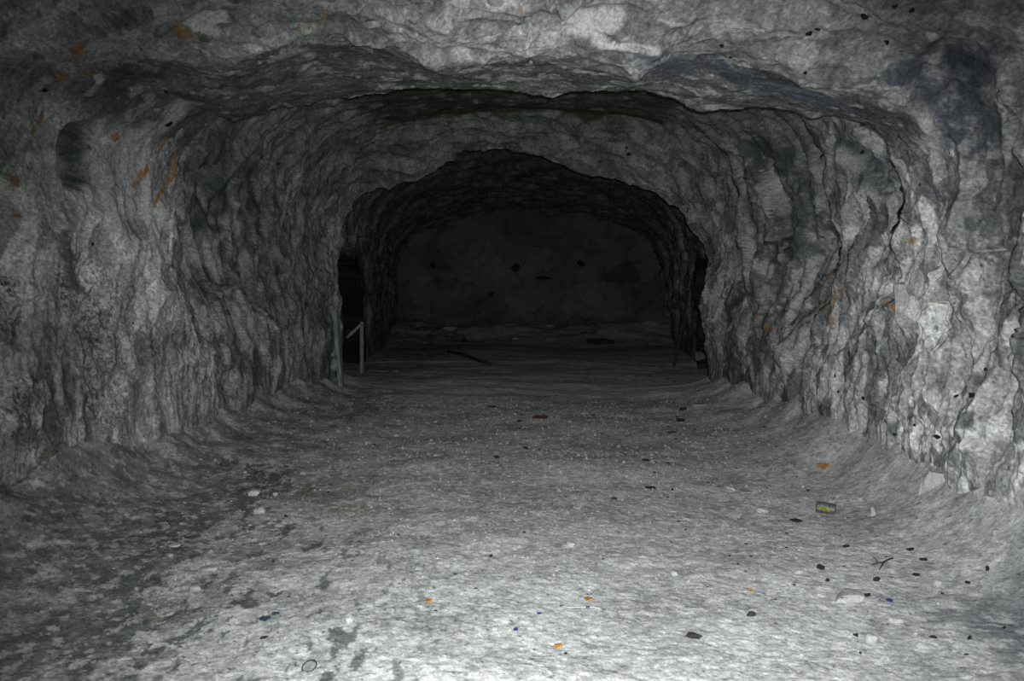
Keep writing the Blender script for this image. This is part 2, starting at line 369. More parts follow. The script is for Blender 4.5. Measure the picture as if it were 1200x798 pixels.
if STAINS_AND_SHADE:
    # soot and mould: blue-black bloom on the right of the near rim, brown on the recess
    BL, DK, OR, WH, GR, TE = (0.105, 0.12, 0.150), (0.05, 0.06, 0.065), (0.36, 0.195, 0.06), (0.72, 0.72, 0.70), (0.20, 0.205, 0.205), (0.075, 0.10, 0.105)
    for a in [(790, 72, 880, 98, 22), (880, 98, 1000, 128, 12), (760, 70, 800, 80, 14), (890, 100, 960, 118, 20), (1070, 80, 1140, 75, 26), (1110, 110, 1145, 130, 26), (1120, 150, 1105, 185, 20), (1095, 190, 1090, 215, 12), (1150, 60, 1150, 90, 12)]:
        stain_or_shade(*a, BL, 0.9, 0.6, 2.8)
    for a in [(1120, 62, 1150, 78, 14), (1140, 95, 1150, 120, 8), (850, 90, 930, 100, 10), (720, 68, 780, 76, 8)]:
        stain_or_shade(*a, DK, 0.7, 0.9, 1.6)
    for a in [(1015, 185, 1045, 205, 30), (985, 160, 1020, 185, 16), (900, 180, 935, 250, 34), (880, 170, 920, 185, 18), (850, 235, 855, 262, 14), (930, 280, 950, 290, 16), (228, 195, 235, 262, 22), (262, 165, 255, 250, 26), (300, 180, 290, 240, 18), (225, 262, 260, 268, 8), (80, 160, 80, 182, 17), (82, 185, 84, 206, 18), (92, 160, 94, 205, 13), (90, 208, 100, 212, 9)]:  # teal patina behind the rims, with recess and niche shade painted in
        stain_or_shade(*a, TE, 0.75, 0.9, 1.4)
    for a in [(72, 274, 80, 300, 7), (80, 300, 92, 340, 9)]:  # shade of the narrow left groove, painted along its hollow
        stain_or_shade(*a, (0.12, 0.125, 0.125), 0.85, 0.3, 0.5)
    for a in [(150, 170, 175, 240, 38), (115, 200, 130, 250, 22), (190, 150, 215, 120, 16), (1000, 190, 975, 175, 14), (955, 200, 975, 260, 12), (1085, 150, 1095, 200, 16)]:
        stain_or_shade(*a, (0.58, 0.585, 0.575), 0.7, 0.8, 1.0)
    for a in [(450, 118, 600, 126, 8), (560, 124, 700, 134, 11), (680, 130, 770, 142, 10)]:
        stain_or_shade(*a, (0.085, 0.075, 0.055), 0.85, 0.5, 0.8)
    # iron stains
    for a in [(212, 38, 222, 40, 9), (208, 30, 208, 34, 5), (87, 66, 92, 60, 8), (80, 72, 84, 68, 5), (68, 92, 74, 88, 6), (100, 85, 104, 88, 4), (132, 162, 137, 161, 5), (205, 183, 204, 210, 4), (200, 208, 190, 225, 4), (186, 228, 182, 239, 4),
              (172, 198, 166, 206, 5), (163, 210, 158, 218, 4), (194, 164, 185, 180, 4), (15, 208, 17, 218, 6), (17, 247, 18, 252, 4), (38, 155, 40, 152, 4), (48, 138, 46, 142, 4), (974, 322, 974, 333, 5), (985, 340, 983, 346, 4), (978, 350, 974, 376, 5), (1083, 352, 1085, 385, 2),
              (305, 50, 309, 52, 4), (611, 13, 616, 14, 4), (1068, 284, 1070, 281, 4), (884, 370, 886, 376, 4), (896, 380, 898, 384, 4), (378, 30, 382, 14, 3), (350, 33, 352, 25, 2), (362, 33, 364, 28, 2), (1042, 356, 1045, 360, 4), (965, 545, 968, 550, 5)]:
        stain_or_shade(*a, OR, 0.9, 0.7, 1.4)
    # fresh white breaks
    for a in [(225, 28, 255, 20, 14), (238, 36, 250, 38, 9), (575, 4, 598, 4, 6), (680, 30, 715, 22, 16), (700, 45, 715, 55, 8), (297, 54, 303, 56, 5), (1093, 42, 1096, 46, 6), (770, 60, 720, 55, 6), (115, 88, 118, 95, 6), (1085, 560, 1080, 585, 8), (1060, 350, 1075, 380, 14)]:
        stain_or_shade(*a, WH, 0.75, 0.35, 0.6)
# rock colour darkens with distance; the passages get their painted shade
C *= (1 - 0.36 * sstep(6.2, 8.0, Yd) - 0.15 * sstep(8.6, 10.4, Yd) - 0.04 * sstep(11.4, 12.0, Yd) - 0.05 * ceil * sstep(11.4, 12.0, Yd))[:, None] * (1 - 0.92 * np.clip(PASSAGE_SHADE, 0, 1))[:, None]

SPL = np.searchsorted(np.linspace(0, 1, NT), [0.285, 0.725])
PG, CG = P.reshape(NS, NT, 3), C.reshape(NS, NT, 3)
def shell_piece(name, j0, j1):
    A, c = PG[:, j0:j1], CG[:, j0:j1]
    me = fast_mesh(name, A.reshape(-1, 3), grid_quads(NS, j1 - j0, True), True, c.reshape(-1, 3))
    return tag(link(name, me, M_WALL), kind='structure')
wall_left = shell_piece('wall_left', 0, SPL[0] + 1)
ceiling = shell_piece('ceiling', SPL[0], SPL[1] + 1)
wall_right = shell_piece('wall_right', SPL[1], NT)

# end wall of the far chamber
nx, nz = 300, 200
X, Z = np.meshgrid(np.linspace(-5.4, 4.6, nx), np.linspace(-0.3, 5.0, nz), indexing='ij')
E = np.stack([X, np.full_like(X, 21.2), Z], -1).reshape(-1, 3)
f1, f2, du, dv, a, b, c, d = worley(E[:, 0] / 0.8, E[:, 2] / 0.7, 5)
E[:, 1] += -1.3 * (fbm(E, 0.5, 3, seed=70) - 0.5) - 0.5 * (fbm(E, 1.8, 3, seed=71) - 0.5) + 0.16 * (a - 0.5) + 0.12 * du * (b - 0.5)
E[:, 1] += -1.2 * np.exp(-np.maximum(E[:, 2], 0) / 0.35) + 0.1 * (np.abs(E[:, 0] + 0.3) / 4) ** 3 * -1
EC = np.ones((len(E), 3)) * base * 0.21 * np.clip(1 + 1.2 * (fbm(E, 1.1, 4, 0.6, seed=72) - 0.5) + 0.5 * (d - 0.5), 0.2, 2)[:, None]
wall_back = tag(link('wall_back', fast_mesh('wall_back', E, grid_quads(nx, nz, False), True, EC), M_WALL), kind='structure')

# ------------------------------------------------------------------ floor
NY, NX = 760, 620
t = np.linspace(0, 1, NY); ys = np.r_[np.linspace(-2.0, 2.35, 12)[:-1], 2.35 * (21.6 / 2.35) ** t]
xs = np.linspace(-1, 1, NX)
hw_l = np.interp(ys, [-2, 6, 11, 11.6, 14.6, 15, 22], [-3.75, -3.55, -3.4, -6.4, -6.4, -3.9, -4.8]); hw_r = np.interp(ys, [-2, 6, 11, 11.5, 14.2, 14.6, 22], [3.0, 2.85, 2.75, 5.8, 5.8, 3.2, 3.9])
FX = hw_l[:, None] + (hw_r - hw_l)[:, None] * (xs[None] * 0.5 + 0.5)
FP = np.stack([FX, np.repeat(ys[:, None], NX, 1), np.zeros_like(FX)], -1).reshape(-1, 3)
def floor_shape(Q):
    x, y = Q[:, 0], Q[:, 1]
    z = 0.10 * (fbm(Q, 0.6, 2, seed=80) - 0.5) + 0.04 * (fbm(Q, 2.0, 2, seed=81, stretch=(0.7, 1, 1)) - 0.5)
    z += 0.012 * (fbm(Q, 7.0, 3, 0.55, seed=82) - 0.5) + 0.007 * (fbm(Q, 30.0, 2, 0.6, seed=83) - 0.5) + 0.006 * (fbm(Q, 75, 1, seed=84) - 0.5)
    el = x + 3.25; er = 2.52 - x
    tal = fbm(Q, 1.5, 2, seed=85)
    z += 0.36 * (0.4 + 1.2 * tal) * np.exp(-np.maximum(el, 0) / 0.30) * (y < 11.6) + 0.36 * (0.4 + 1.2 * tal) * np.exp(-np.maximum(er, 0) / 0.30) * (y < 11.5)
    z += 0.35 * sstep(18.0, 20.6, y) * (0.5 + tal)
    return z
FP[:, 2] = floor_shape(FP)
g = np.array([0.485, 0.49, 0.49])
fb1 = fbm(FP, 0.9, 3, seed=90); fb2 = fbm(FP, 4.0, 4, 0.6, seed=91, stretch=(0.6, 1, 1)); fb3 = fbm(FP, 24.0, 3, 0.65, seed=92)
FC = np.ones((len(FP), 3)) * g * np.clip(1 + 0.3 * (fb1 - 0.5) + 0.8 * (fb2 - 0.5) + 1.0 * (fb3 - 0.5), 0.25, 1.7)[:, None]
def fblend(m, col):
    global FC
    m = np.clip(m, 0, 1)[:, None]; FC = FC * (1 - m) + np.array(col) * m
# dirty left margin: brown earth along the wall foot, green-black damp patches in front
x, y = FP[:, 0], FP[:, 1]
edge = x + 0.30 * (y - 5.0) * (y < 5) + 1.9 + 0.9 * (fbm(FP, 0.8, 2, seed=93) - 0.5)
dirt = (1 - sstep(-0.5, 0.35, edge))
fblend(0.72 * dirt * sstep(0.34, 0.60, fbm(FP, 6.0, 5, 0.72, seed=94)), (0.105, 0.108, 0.09))
patch = sstep(0.525, 0.565, 0.55 * fbm(FP, 4.0, 4, 0.65, seed=95, stretch=(1.6, 0.6, 1)) + 0.45 * fbm(FP, 16.0, 4, 0.68, seed=99, stretch=(1.2, 0.7, 1)) + 0.06 * (dirt - 0.3))
band = np.exp(-((x + 1.35 + 0.42 * (y - 4.0)) / 0.75) ** 2) * (y < 6.5) + 0.6 * dirt * (y < 5)
fblend(0.85 * patch * np.clip(band, 0, 1), (0.065, 0.082, 0.078))
fblend(0.55 * sstep(0.5, 0.62, fbm(FP, 2.2, 3, seed=96)) * np.exp(-((x + 1.55) / 0.55) ** 2 - ((y - 5.7) / 1.0) ** 2), (0.17, 0.15, 0.10))
fblend(0.75 * sstep(0.40, 0.6, fbm(FP, 3.0, 4, 0.6, seed=97)) * np.exp(-((x - 2.05) / 0.45) ** 2 - ((y - 3.35) / 0.45) ** 2), (0.09, 0.11, 0.125))
fblend(0.8 * sstep(0.77, 0.81, fbm(FP, 55.0, 2, seed=98)), (0.05, 0.055, 0.055))
fblend(0.45 * sstep(0.57, 0.62, fbm(FP, 14.0, 4, 0.68, seed=100)), (0.23, 0.24, 0.24))
fblend(0.5 * sstep(0.60, 0.64, fbm(FP, 18.0, 4, 0.66, seed=101)), (0.68, 0.68, 0.67))
FC *= (1 + 0.55 * (fbm(FP, 70.0, 2, seed=102) - 0.5))[:, None]
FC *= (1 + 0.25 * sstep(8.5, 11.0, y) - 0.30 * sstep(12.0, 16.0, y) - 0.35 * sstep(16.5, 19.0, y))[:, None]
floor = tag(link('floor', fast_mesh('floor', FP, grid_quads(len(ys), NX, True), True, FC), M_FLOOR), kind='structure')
SF = Surface(FP); SA = Surface(np.concatenate([P, FP, E]))


# ------------------------------------------------------------------ stones and things on the floor
def lump(name, a, b, c, seed, sub=2, rough=0.4, flat=0.0, smooth=True):
    bm = bmesh.new(); bmesh.ops.create_icosphere(bm, subdivisions=sub, radius=1.0)
    r = np.random.RandomState(seed); V = np.array([v.co[:] for v in bm.verts])
    for _ in range(3 if flat else 7):                                                  # a few broken faces
        n = r.normal(size=3); n /= np.linalg.norm(n); h = r.uniform(0.45, 0.85)
        d = V @ n; V -= np.maximum(d - h, 0)[:, None] * n
    V *= (1 + rough * (fbm(V + seed * 3.1, 1.3, 3, seed=seed % 50) - 0.5))[:, None]
    if flat: V[:, 2] = np.where(V[:, 2] > flat, flat + 0.2 * (V[:, 2] - flat), V[:, 2])
    V *= np.array([a, b, c])
    for v, p in zip(bm.verts, V): v.co = p
    for f in bm.faces: f.smooth = smooth
    me = bpy.data.meshes.new(name); bm.to_mesh(me); bm.free(); return me
def tube_mesh(name, pts, r, n=8, taper=None, closed=False):
    pts = [Vector(p) for p in pts]; bm = bmesh.new(); rings = []
    for i, p in enumerate(pts):
        a = pts[i - 1] if (i or closed) else p; b = pts[(i + 1) % len(pts)] if (i + 1 < len(pts) or closed) else p
        t = (b - a).normalized(); u = t.cross(Vector((0, 0, 1)))
        u = u.normalized() if u.length > 1e-4 else Vector((1, 0, 0)); v = t.cross(u)
        rr = r * (taper[i] if taper else 1)
        rings.append([bm.verts.new(p + rr * (math.cos(2 * math.pi * k / n) * u + math.sin(2 * math.pi * k / n) * v)) for k in range(n)])
    m = len(rings)
    for i in range(m if closed else m - 1):
        for k in range(n):
            bm.faces.new((rings[i][k], rings[i][(k + 1) % n], rings[(i + 1) % m][(k + 1) % n], rings[(i + 1) % m][k]))
    if not closed:
        bm.faces.new(rings[0][::-1]); bm.faces.new(rings[-1])
    bmesh.ops.recalc_face_normals(bm, faces=bm.faces)
    for f in bm.faces: f.smooth = True
    me = bpy.data.meshes.new(name); bm.to_mesh(me); bm.free(); return me
def box_mesh(name, sx, sy, sz, bev=0.004, seed=0, warp=0.0, seg=1):
    bm = bmesh.new(); bmesh.ops.create_cube(bm, size=1.0)
    for v in bm.verts: v.co = (v.co.x * sx, v.co.y * sy, v.co.z * sz)
    if seg > 1:
        bmesh.ops.subdivide_edges(bm, edges=[e for e in bm.edges if abs(e.verts[0].co.z - e.verts[1].co.z) > sz * .5], cuts=seg)
    bmesh.ops.bevel(bm, geom=[e for e in bm.edges if len(e.link_faces) == 2 and e.calc_face_angle(0) > 0.5], offset=bev, segments=1, affect='EDGES')
    if warp:
        r = np.random.RandomState(seed)
        for v in bm.verts: v.co += Vector(r.uniform(-warp, warp, 3))
    me = bpy.data.meshes.new(name); bm.to_mesh(me); bm.free(); return me
def ground(px, py): return SF.at(px, py, 2.0)
def stone(px, py, wpx, hpx, name, mat, label, cat, seed, depth=1.0, group=None, rot=None, sub=2, sink=0.36, rough=0.55, smooth=True):
    """a loose piece lying where the photograph shows its middle; wpx, hpx its seen width and height"""
    g = ground(px, py + hpx * 0.35)
    s = g[1] / F; a = 0.5 * wpx * s; c = 0.5 * hpx * s
    low = any(q in label for q in ('flat grey', 'large flat pale', 'low flat', 'slab', 'pale round'))
    me = lump(name, a, a * depth, c * (1.5 if low else 1), seed, sub, 0.3 if low else rough, 0.3 if low else 0.0, smooth=low)
    o = link(name, me, mat); o.location = (g[0], g[1], g[2] + c * (1 - 2 * sink)); o.rotation_euler = (0, 0, rot if rot is not None else seed * 1.7)
    return tag(o, label, cat, group)

K = 'stone'
for k, (px, py, wx, hx, d, lab) in enumerate([
    (993, 696, 38, 20, 0.9, 'large flat pale chalk boulder half sunk in the floor, right foreground'),
    (1022, 744, 16, 17, 0.9, 'upright pointed white chalk stone in front of the large flat pale boulder'),
    (1050, 726, 17, 9, 1.0, 'low flat pale stone behind and right of the pointed white stone'),
    (1098, 681, 11, 13, 0.8, 'pale rounded stone near the right wall foot, right of the forked twig'),
    (856, 570, 18, 12, 1.0, 'pale angular chalk stone on the floor left of the tin can'),
    (874, 575, 14, 5, 1.0, 'thin grey slab lying against the right side of the pale angular stone'),
    (893, 596, 14, 8, 1.0, 'small pale stone between the angular stone and the tin can'),
    (820, 473, 20, 7, 0.7, 'flat grey slab at the right wall foot just in front of the dark side passage'),
    (298, 577, 14, 10, 1.0, 'upper of the two bright white lumps on the brown earth at left'),
    (305, 597, 14, 10, 1.0, 'lower of the two bright white lumps on the brown earth at left'),
    (322, 578, 7, 6, 1.0, 'little white lump just right of the upper bright white lump'),
    (354, 553, 7, 7, 1.0, 'little greyish lump up the slope beyond the white lumps'),
    (246, 664, 26, 8, 0.7, 'broad flat grey slab pressed in the left floor'),
    (230, 685, 17, 13, 0.9, 'squarish pale stone in front of the broad flat grey slab'),
    (198, 649, 10, 7, 1.0, 'rounded pale stone left of the broad flat grey slab'),
    (205, 637, 15, 5, 0.8, 'thin light slab behind the rounded pale stone'),
    (407, 723, 16, 13, 1.0, 'jagged white chalk clod in the front left of the trampled floor'),
    (668, 636, 12, 10, 1.0, 'pale round stone set in the middle of the floor'),
    (790, 671, 10, 9, 1.0, 'smooth pale pebble alone in the right middle of the floor'),
    (1023, 598, 8, 17, 0.8, 'narrow upright pale stone leaning at the right wall foot beside the tin can'),
    (1007, 583, 7, 6, 1.0, 'small white stone at the right wall foot behind the narrow upright one'),
    (935, 669, 12, 8, 1.0, 'whitish crumbly clod left of the dark pointed fragment'),
    (576, 735, 15, 8, 1.0, 'white crumbly clod beside the blue scrap in the front floor'),
    (1164, 620, 14, 12, 0.9, 'pale knobbly stone under the right wall, nearest the frame edge'),
    (647, 381, 14, 5, 0.8, 'faint grey boulder on the debris slope of the far chamber'),
    (524, 383, 22, 7, 0.8, 'long faint grey boulder at left on the far debris slope'),
    (603, 396, 11, 5, 0.9, 'small dim boulder on the far chamber floor between two others'),
    ]):
    stone(px, py, wx, hx, 'boulder' if wx * ground(px, py)[1] / F > 0.14 else 'stone', M_GREYSTONE if ('grey' in lab or 'dim' in lab) else M_STONE, lab, K, 100 + k, d, rot=0.2 * (k % 3 - 1), sub=3)
for k, (px, py, wx, hx, lab) in enumerate([
    (932, 609, 18, 5, 'long black fragment lying on the floor in front of the tin can'),
    (962, 664, 12, 8, 'black pointed fragment left of the forked twig'),
    (970, 679, 6, 6, 'small black lump behind the large flat boulder'),
    (1028, 679, 10, 8, 'brownish dark rounded stone below the forked twig'),
    (1016, 697, 13, 6, 'dark wedge touching the right side of the large flat boulder'),
    (1082, 654, 11, 6, 'black fragment right of the forked twig tip'),
    (1068, 644, 10, 5, 'thin black flake behind the twig under the right wall'),
    (1074, 673, 9, 5, 'black flake in front of the pale rounded stone at right'),
    (990, 640, 10, 4, 'thin black sliver behind the black pointed fragment'),
    (1158, 665, 8, 7, 'dark grey stone far right below the wall'),
    (1134, 683, 7, 5, 'dark grey pebble left of and below the dark grey stone at far right'),
    (1002, 744, 8, 6, 'black chip just left of the pointed white stone'),
    (1094, 746, 11, 4, 'flat black chip at the edge of the dark damp patch'),
    (1135, 747, 7, 6, 'round dark chip inside the dark damp patch'),
    (1177, 736, 7, 4, 'black chip on the dark damp patch nearest the right frame edge'),
    (788, 574, 4, 4, 'tiny black crumb left of the pale angular stone'),
    (762, 571, 14, 4, 'curved black sliver on the floor in the right middle distance'),
    (757, 539, 11, 4, 'forked black flake beyond the curved black sliver'),
    (797, 492, 13, 6, 'black jagged fragment before the right side passage'),
    (801, 479, 9, 5, 'black lump nearest the flat grey slab'),
    (577, 476, 16, 3, 'flat black sliver far down the middle of the floor'),
    (616, 525, 8, 4, 'black flake in the middle distance left of centre'),
    (581, 535, 8, 5, 'dull black lump left of the black flake in the middle distance'),
    (608, 493, 6, 4, 'dark crumb left of the rusty scrap'),
    (310, 746, 11, 4, 'flat black flake behind the black rubber ring'),
    (815, 744, 20, 9, 'grey-black clod with crumbs, front right of centre'),
    (879, 719, 13, 7, 'sooty clod amid black specks on the bright floor'),
    (663, 765, 4, 4, 'tiny black pebble beside the front orange leaf'),
    (335, 604, 5, 4, 'black crumb right of the lower white lump'),
    (575, 651, 6, 4, 'black crumb in the middle of the trampled floor'),
    (719, 584, 9, 4, 'dark brown flake on the brownish patch of the middle floor'),
    (705, 399, 40, 9, 'low black heap on the far chamber floor right of centre'),
    (545, 399, 9, 6, 'black lump on the far chamber floor left of centre'),
    ]):
    heap = 'heap' in lab
    stone(px, py, wx, hx, 'debris_heap' if heap else 'flint_fragment', M_DARK if heap or 'clod' in lab or 'brown' in lab else M_FLINT, lab, 'debris' if heap else 'flint', 300 + k, 0.5, rot=0.15 * (k % 5 - 2), sub=2, rough=0.8, sink=0.2)
for k, (px, py, wx, hx, mat, name, cat, lab) in enumerate([
    (655, 758, 10, 7, M_ORANGE, 'leaf_scrap', 'leaf', 'curled orange leaf scrap at the very front of the floor'),
    (688, 703, 10, 4, M_ORANGE, 'leaf_scrap', 'leaf', 'orange leaf scrap beyond the pale wire'),
    (503, 704, 10, 4, M_ORANGE, 'leaf_scrap', 'leaf', 'faded orange scrap on the front floor left of centre'),
    (878, 693, 6, 3, M_ORANGE, 'leaf_scrap', 'leaf', 'tiny orange scrap beyond the sooty clod'),
    (965, 548, 14, 12, M_ORANGE, 'rusty_scrap', 'scrap', 'crumpled orange brown scrap at the right wall foot behind the can'),
    (633, 489, 18, 5, M_REDBROWN, 'rusty_scrap', 'scrap', 'rust red scrap on the floor in the middle distance'),
    (787, 507, 10, 3, M_TEAL, 'cloth_scrap', 'scrap', 'dark teal scrap beyond the forked black flake'),
    (311, 727, 14, 4, M_TEAL, 'cloth_scrap', 'scrap', 'larger dark teal shred in the left foreground'),
    (323, 720, 9, 3, M_TEAL, 'cloth_scrap', 'scrap', 'smaller dark teal shred right behind the larger one'),
    (633, 719, 6, 3, M_BLUE, 'plastic_scrap', 'scrap', 'blue scrap left of the pale wire'),
    (604, 739, 6, 3, M_BLUE, 'plastic_scrap', 'scrap', 'blue scrap in front of the pale wire, beside the white clod'),
    (1042, 705, 8, 3, M_BLUE, 'plastic_scrap', 'scrap', 'bright blue scrap right of the large flat boulder'),
    (677, 595, 9, 3, M_WHITE, 'plastic_scrap', 'scrap', 'short white stub left of the brownish patch in mid floor'),
    ]):
    g = ground(px, py); sc_ = g[1] / F; r = np.random.RandomState(500 + k)
    n, m = 7, 4; bm = bmesh.new(); gv = {}
    for i in range(n):
        for j in range(m):
            u, v = i / (n - 1) * 2 - 1, j / (m - 1) * 2 - 1
            wd = (1 - 0.55 * abs(u) ** 2) * (1 + 0.3 * r.uniform(-1, 1))
            gv[i, j] = bm.verts.new((0.5 * wx * sc_ * u, 0.55 * wx * sc_ * v * wd, 0.35 * hx * sc_ * (0.5 + 0.5 * math.cos(2.2 * v + k)) * (1 + 0.5 * r.uniform(-1, 1)) * (0.5 + 0.5 * u * u)))
    for i in range(n - 1):
        for j in range(m - 1): bm.faces.new((gv[i, j], gv[i + 1, j], gv[i + 1, j + 1], gv[i, j + 1]))
    me = bpy.data.meshes.new(name); bm.to_mesh(me); bm.free()
    o = link(name, me, mat); md = o.modifiers.new('thickness', 'SOLIDIFY'); md.thickness = 0.0035; md.offset = 1
    o.location = (g[0], g[1], g[2] + 0.002); o.rotation_euler = (0, 0, 0.25 * (k % 4 - 1.5)); tag(o, lab, cat)

# tin can lying on its side
def cyl_mesh(name, r, x0, x1, n=28, rings=(), dent=0.0):
    xs_ = [x0] + [x for x, _ in rings] + [x1]; rs = [r] + [q for _, q in rings] + [r]
    bm = bmesh.new(); L = []
    for x, q in zip(xs_, rs):
        L.append([bm.verts.new((x, q * math.cos(2 * math.pi * k / n) * (1 + dent * math.sin(3 * k * 2 * math.pi / n + x * 40)), q * math.sin(2 * math.pi * k / n) * (1 - dent * math.cos(2 * k * 2 * math.pi / n + x * 30)))) for k in range(n)])
    for a, b in zip(L[:-1], L[1:]):
        for k in range(n): bm.faces.new((a[k], a[(k + 1) % n], b[(k + 1) % n], b[k]))
    bm.faces.new(L[0]); bm.faces.new(L[-1]); bmesh.ops.recalc_face_normals(bm, faces=bm.faces)
    for f in bm.faces: f.smooth = len(f.verts) == 4
    me = bpy.data.meshes.new(name); bm.to_mesh(me); bm.free(); return me
g = ground(968, 601)
can = bpy.data.objects.new('tin_can', None); COL.objects.link(can); can.location = (g[0], g[1], g[2] + 0.032); can.rotation_euler = (0, 0.10, -0.32)
tag(can, 'small dull can with a yellow stripe lying on its side at the right wall foot', 'can')
link('body', cyl_mesh('body', 0.037, -0.062, 0.058, rings=[(-0.055, 0.038), (-0.02, 0.038), (0.02, 0.0375), (0.052, 0.038)], dent=0.02), M_CAN, can)
bm = bmesh.new(); gv = [[bm.verts.new((x_, 0.0394 * math.cos(a_), 0.0394 * math.sin(a_))) for a_ in np.radians(np.linspace(158, 196, 6))] for x_ in np.linspace(-0.055, 0.025, 8)]
for a_, b_ in zip(gv[:-1], gv[1:]):
    for k in range(5): bm.faces.new((a_[k], b_[k], b_[k + 1], a_[k + 1]))
bmesh.ops.recalc_face_normals(bm, faces=bm.faces); me = bpy.data.meshes.new('label_stripe'); bm.to_mesh(me); bm.free()
lb = link('label_stripe', me, M_YELLOW, can); lb['label'] = 'worn yellow stripe along the can'
ends = link('end_rim', tube_mesh('end_rim', [(0.059, 0.036 * math.cos(a), 0.036 * math.sin(a)) for a in np.linspace(0, 2 * math.pi, 24, endpoint=False)], 0.003, 6, closed=True), M_CAN, can)
link('end_disc', cyl_mesh('end_disc', 0.034, 0.0575, 0.0595), M_DARK, can)

# rubber ring
g = ground(363, 783)
ring = link('rubber_ring', tube_mesh('rubber_ring', [(0.029 * math.cos(a), 0.029 * math.sin(a) * (1 + 0.05 * math.sin(2 * a)), 0.006 * math.sin(a + 0.6)) for a in np.linspace(0, 2 * math.pi, 40, endpoint=False)], 0.0026, 8, closed=True), M_RUBBER)
ring.location = (g[0], g[1], g[2] + 0.009); ring.rotation_euler = (0.25, 0, 0); tag(ring, 'thin black rubber ring lying on the floor at the front left', 'ring')

# forked twig, straw, wire
def path(pix, lift=0.006):
    return [Vector(ground(x, y)) + Vector((0, 0, lift)) for x, y in pix]
def rooted(name, label, cat, p0):
    e = bpy.data.objects.new(name, None); COL.objects.link(e); e.location = p0; return tag(e, label, cat)
p = path([(1022, 663), (1029, 661), (1035, 660), (1041, 657), (1047, 655)], 0.008)
tw = rooted('twig', 'forked blackish twig on the floor behind the large flat boulder', 'twig', p[0])
link('stem', tube_mesh('stem', [q - p[0] for q in p], 0.0045, 7, [0.7, 0.9, 1, 1.1, 1.0]), M_DARKWOOD, tw)
q_ = path([(1038, 659), (1034, 664), (1031, 669)], 0.008)
link('branch', tube_mesh('branch', [q - p[0] for q in q_], 0.0042, 7, [1, 1, 0.7]), M_DARKWOOD, tw)
q_ = path([(1029, 661), (1027, 658), (1024, 655)], 0.010)
link('side_shoot', tube_mesh('side_shoot', [q - p[0] for q in q_], 0.0035, 7, [1, 0.8, 0.5]), M_DARKWOOD, tw)
p = path([(1049, 656), (1058, 656), (1068, 658)])
st = rooted('straw', 'thin pale straw pointing right from the tip of the forked twig', 'straw', p[0])
link('stalk', tube_mesh('stalk', [q - p[0] for q in p], 0.002, 6), M_STONE, st)
p = path([(658, 712), (668, 713.5), (678, 713), (688, 713), (696, 713), (704, 715)])
wi = rooted('wire', 'thin pale wire with dark blue ends on the front floor', 'wire', p[0])
link('strand', tube_mesh('strand', [q - p[0] for q in p], 0.0022, 6), M_WHITE, wi)
for a in (0, 3):
    ee = [p[a] - p[0] + Vector((-0.006, 0, 0)), p[a] - p[0] + Vector((0.012, 0.002, 0.001))]
    link('blue_end', tube_mesh('blue_end', ee, 0.005, 7), M_TEAL, wi)['label'] = 'dark blue end of the wire'
p = path([(525, 413), (545, 418), (562, 425), (577, 428)], 0.03)
bs = rooted('long_branch', 'long dark branch lying across the far chamber floor left of centre', 'branch', p[0])
link('stem', tube_mesh('stem', [q - p[0] for q in p], 0.035, 8, [0.6, 1, 1, 0.7]), M_DARKWOOD, bs)

# timbers of the left side passage and the pole in the right one
def post(name, p0, p1, w_, d_, seed, parent, lab=None):
    v = Vector(p1) - Vector(p0); L = v.length
    me = box_mesh(name, w_, d_, L, 0.008, seed, 0.006, 6); o = link(name, me, M_WOOD, parent)
    o.location = (Vector(p0) + Vector(p1)) / 2 - (parent.location if parent else Vector()); o.rotation_mode = 'QUATERNION'; o.rotation_quaternion = v.to_track_quat('Z', 'Y')
    if lab: o['label'] = lab
    return o
g = ground(400, 452); top = at_depth(393, 364, g[1])
bp_ = rooted('timber_prop', 'broad weathered pale plank standing at the rim of the left side passage', 'post', g)
post('plank', g - np.array([0, 0, .05]), top, 0.12, 0.06, 1, bp_)
g2 = ground(424, 437); t2 = at_depth(424, 377, g2[1]); g3 = at_depth(406, 396, g2[1] - 0.12)
fr = rooted('braced_timber', 'slim upright post with a sloping brace standing in the left side passage', 'post', g2)
post('upright', g2 - np.array([0, 0, .05]), t2, 0.055, 0.055, 2, fr)
post('brace', t2 - np.array([0, 0, 0.03]), g3, 0.045, 0.04, 3, fr)
g = ground(790, 429); top = at_depth(807, 340, g[1] + 0.25)
po = rooted('leaning_pole', 'thin dark pole leaning at the right side passage', 'pole', g)
link('shaft', tube_mesh('shaft', [Vector((0, 0, -0.02)), (Vector(top) - Vector(g)) * 0.5 + Vector((0.01, 0, 0)), Vector(top) - Vector(g)], 0.024, 8, [1.1, 1, 0.8]), M_DARKWOOD, po)
# rubble beside the plank and in the right passage
for k, (px, py, wx, hx, lab) in enumerate([
    (378, 398, 24, 10, 'topmost slab of the rubble piled left of the pale plank'), (385, 411, 20, 13, 'grey block under the top slab of the rubble by the plank'),
    (370, 420, 18, 12, 'dim block leftmost in the rubble by the plank'), (388, 428, 22, 14, 'broad block low in the rubble by the plank'),
    (376, 440, 20, 11, 'block at the foot of the rubble by the plank'), (818, 418, 14, 10, 'pale block inside the mouth of the right side passage')]):
    yy = 11.15 if px < 600 else 12.2
    c = at_depth(px, py, yy); sc_ = yy / F
    o = link('rubble_block', lump('rubble_block', 0.55 * wx * sc_, 0.6 * wx * sc_, 0.6 * hx * sc_, 700 + k, 3, 0.5), M_GREYSTONE if px < 600 else M_DIM); o.location = c; o.rotation_euler = (0.2, 0.15 * (k - 2), k)
    o.parent = wall_left if px < 600 else wall_right

